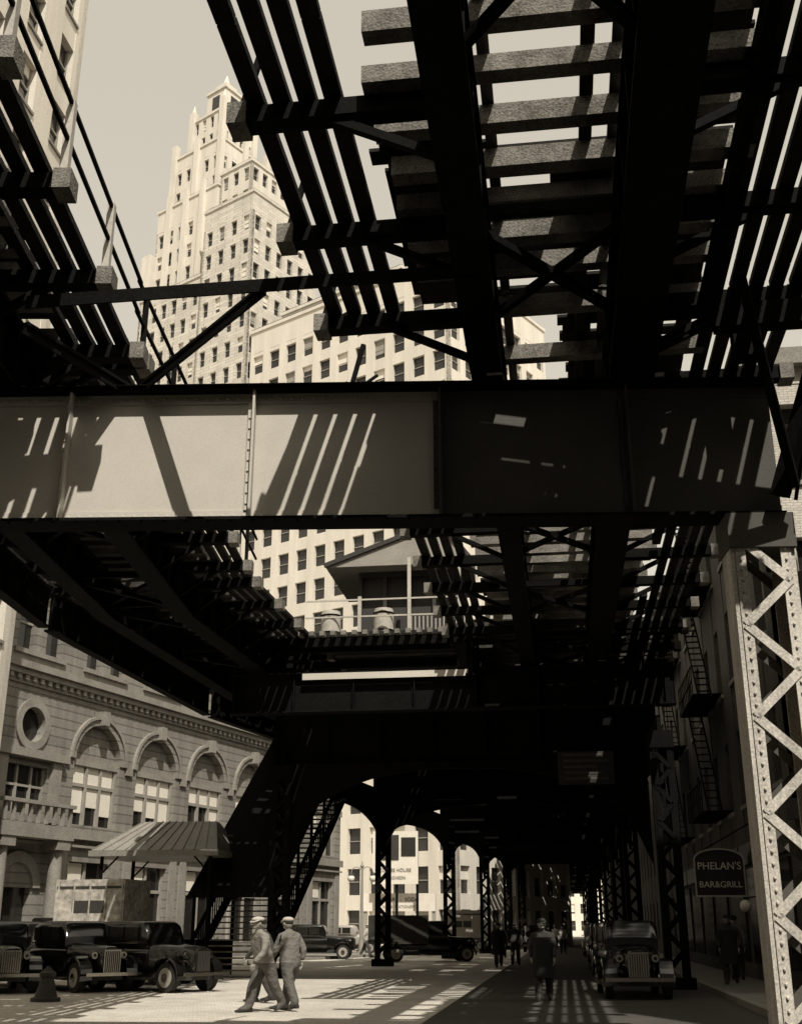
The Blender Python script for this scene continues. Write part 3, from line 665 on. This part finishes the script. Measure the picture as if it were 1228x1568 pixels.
# ---------------------------------------------------------------- people
def skin_obj(name,verts,edges,radii,mt,parent,sub=2,root=0):
    me=bpy.data.meshes.new(name); me.from_pydata(verts,edges,[]); me.materials.append(mt)
    o=bpy.data.objects.new(name,me); COL.objects.link(o); o.parent=parent
    md=o.modifiers.new('Skin','SKIN')
    for i,sv in enumerate(me.skin_vertices[0].data):
        r=radii[i]; sv.radius=r if isinstance(r,tuple) else (r,r); sv.use_root=(i==root)
    md.use_smooth_shade=True
    s=o.modifiers.new('Sub','SUBSURF'); s.levels=sub; s.render_levels=sub
    return o
def cloth(name,zs,lower,upper):
    m=bpy.data.materials.new(name); m.use_nodes=True; N=m.node_tree.nodes; L=m.node_tree.links; b=N['Principled BSDF']; b.inputs['Roughness'].default_value=.9
    tc=N.new('ShaderNodeTexCoord'); sx=N.new('ShaderNodeSeparateXYZ'); gt=N.new('ShaderNodeMath'); gt.operation='GREATER_THAN'; gt.inputs[1].default_value=zs
    mx=N.new('ShaderNodeMix'); mx.data_type='RGBA'; L.new(tc.outputs['Object'],sx.inputs[0]); L.new(sx.outputs['Z'],gt.inputs[0]); L.new(gt.outputs[0],mx.inputs['Factor'])
    no=N.new('ShaderNodeTexNoise'); no.inputs['Scale'].default_value=9; L.new(tc.outputs['Object'],no.inputs['Vector'])
    bp=N.new('ShaderNodeBump'); bp.inputs['Strength'].default_value=.9; bp.inputs['Distance'].default_value=.06; L.new(no.outputs['Fac'],bp.inputs['Height']); L.new(bp.outputs[0],b.inputs['Normal'])
    mx.inputs['A'].default_value=(lower*T[0],lower,lower*T[2],1); mx.inputs['B'].default_value=(upper*T[0],upper,upper*T[2],1); L.new(mx.outputs['Result'],b.inputs['Base Color']); return m
def person(x,y,face,stride=.25,low=.12,up=.45,hat='felt',coat=False,hgt=1.0,lean=.05,z=0,bulk=1.12):
    e=empty('pedestrian',(x,y,z),face); e.scale=(hgt*bulk,hgt*bulk,hgt)
    k=stride; L=lean
    V=[(0,0,.95),(L*.5,0,1.15),(L,0,1.36),(L+.02,0,1.53),(L+.03,0,1.6)]
    E=[(0,1),(1,2),(2,3),(3,4)]; Rr=[(.17,.135),(.165,.13),(.2,.145),(.065,.065),(.055,.055)]
    hands=[]
    for s in(-1,1):
        i=len(V); sw=s*k
        V+= [(L,s*.19,1.43),(L-.03+sw*.35,s*.26,1.16),(L+.08+sw*.7,s*.24,.95)]
        E+= [(2,i),(i,i+1),(i+1,i+2)]; Rr+=[.085,.065,.042]; hands.append(Vector(V[-1]))
    for s in(-1,1):
        i=len(V); sw=-s*k
        V+= [(0,s*.1,.86),(sw*.6+.04,s*.11,.5),(sw*1.15-.02,s*.11,.1+(.05 if sw<0 else 0)),(sw*1.15+.16,s*.12,.045)]
        E+= [(0,i),(i,i+1),(i+1,i+2),(i+2,i+3)]; Rr+=[(.12,.115),(.095,.095),(.08,.08),(.05,.035)]
    skin_obj('body',V,E,Rr,cloth('clothes_%d'%int(x*100+y),.93 if not coat else .45,low,up),e)
    if coat:
        c=MB(); c.loft([(.52,L*.2,0,.23,.27,2.2),(.8,L*.3,0,.2,.25,2.2),(1.05,L*.5,0,.17,.21,2.4),(1.4,L,0,.15,.22,2.6)],'coat',18,axis='z')
        c.build('coat_skirt',e)
    for j,h in enumerate(hands):
        s=-1 if j==0 else 1
        V=[h,h+Vector((.01,0,-.08))]; E=[(0,1)]; Rr=[(.026,.034),(.022,.04)]
        for q,l in((-.03,.07),(-.01,.085),(.01,.08),(.03,.062)):
            i=len(V); V+=[h+Vector((.01+q,0,-.09)),h+Vector((.015+q,-s*.008,-.09-l*.5)),h+Vector((.018+q,-s*.03,-.09-l))]; E+=[(1,i),(i,i+1),(i+1,i+2)]; Rr+=[.01,.009,.008]
        i=len(V); V+=[h+Vector((.045,-s*.01,-.05)),h+Vector((.055,-s*.02,-.1))]; E+=[(0,i),(i,i+1)]; Rr+=[.012,.01]
        skin_obj('hand_%d'%(j+1),[tuple(v) for v in V],E,Rr,M_['skin'],e,1)
    hd=MB(); c=(L+.05,0,1.69)
    hd.sph(c,.1,'skin',16,12,sc=(1.0,.78,1.2)); hd.sph((c[0]+.04,0,c[2]-.07),.055,'skin',10,8,sc=(1,.9,.8))
    hd.cyl((c[0]+.09,0,c[2]+.01),(c[0]+.125,0,c[2]-.025),.008,'skin',6,.016)
    for s in(-1,1): hd.sph((c[0],s*.08,c[2]-.01),.025,'skin',8,6,sc=(.8,.4,1.2)); hd.sph((c[0]+.085,s*.032,c[2]+.015),.011,'dframe',6,5)
    hd.box((c[0]+.085,-.02,c[2]-.06),(c[0]+.094,.02,c[2]-.053),'dframe')
    hd.sph((c[0]-.015,0,c[2]+.03),.1,'dfelt',14,8,sc=(.97,.82,1.0))
    hd.sph((c[0]-.005,0,c[2]+.075),.11,hat,14,8,sc=(1.05,.85,.55)); hd.cyl((c[0]+.04,0,c[2]+.055),(c[0]+.045,0,c[2]+.065),.105,hat,16,.1)
    hd.build('head',e)
    for s in(-1,1):
        sw=-s*k; sh=MB(); sh.loft([(-.08,0,.05,.035,.04,3),(0,0,.055,.045,.05,3),(.14,0,.04,.045,.035,3),(.22,0,.03,.03,.02,2.5)],'dfelt',12,M=Matrix.Translation((sw*1.15+.0,s*.115,.0+(.05 if sw<0 else 0)))); sh.build('shoe',e)
    return e
person(-6.1,24.6,H(225),.22,.08,.2,'felt',lean=.14,bulk=1.25)
person(-5.7,25.1,H(145),.22,.09,.14,'felt',lean=.06,bulk=1.2)
person(-6.9,27.6,H(170),.2,.04,.05,'dfelt',bulk=1.2)
person(-.55,29,H(-90),.12,.03,.03,'dfelt',True)
person(4.5,35,H(-100),.1,.03,.03,'dfelt',True,z=.14); person(5.0,37.5,H(80),.2,.05,.12,'dfelt',z=.14)
person(-2.9,53,H(-80),.2,.03,.03,'dfelt',True); person(-2.3,56,H(90),.2,.04,.04,'dfelt')
person(-.8,95,H(90),.2,.05,.5,'felt'); person(-1.6,98,H(-90),.2,.05,.05,'dfelt'); person(-11.5,70,H(0),.25,.05,.4,'felt'); person(-12.3,52,H(180),.25,.05,.05,'dfelt')
person(-9.8,74,H(180),.2,.05,.1,'dfelt'); person(-3.6,70,H(90),.2,.05,.1,'dfelt'); person(-.2,80,H(-90),.2,.05,.3,'dfelt')
# ---------------------------------------------------------------- light, world, camera
sv=Vector((.3,-.7,1)).normalized()
ld=bpy.data.lights.new('sun','SUN'); ld.energy=5; ld.angle=H(.5); ld.color=(1,.95,.87)
lo=bpy.data.objects.new('sun',ld); COL.objects.link(lo); lo.rotation_euler=(-sv).to_track_quat('-Z','Y').to_euler()
W=bpy.data.worlds.new('World'); S.world=W; W.use_nodes=True; N=W.node_tree.nodes; L=W.node_tree.links
bg=N['Background']; sk=N.new('ShaderNodeTexSky'); sk.sky_type='NISHITA'; sk.sun_disc=False
sk.sun_elevation=math.asin(sv.z); sk.sun_rotation=math.atan2(sv.x,sv.y); sk.dust_density=3.0; sk.air_density=1.2
bw=N.new('ShaderNodeRGBToBW'); pw=N.new('ShaderNodeMath'); pw.operation='POWER'; pw.inputs[1].default_value=.3
mx=N.new('ShaderNodeMix'); mx.data_type='RGBA'; mx.blend_type='MULTIPLY'; mx.inputs['Factor'].default_value=1
L.new(sk.outputs[0],bw.inputs[0]); L.new(bw.outputs[0],pw.inputs[0]); L.new(pw.outputs[0],mx.inputs['A']); mx.inputs['B'].default_value=(3.6,3.32,2.78,1)
L.new(mx.outputs['Result'],bg.inputs['Color']); bg.inputs['Strength'].default_value=.15
cd=bpy.data.cameras.new('camera'); co=bpy.data.objects.new('camera',cd); COL.objects.link(co)
co.location=(0,0,1.6); co.rotation_euler=(H(110),0,H(7.68)); cd.lens=40.18; cd.sensor_width=36; cd.clip_end=2000; cd.clip_start=.05
S.camera=co
S.view_settings.view_transform='Standard'; S.view_settings.look='None'; S.view_settings.exposure=0
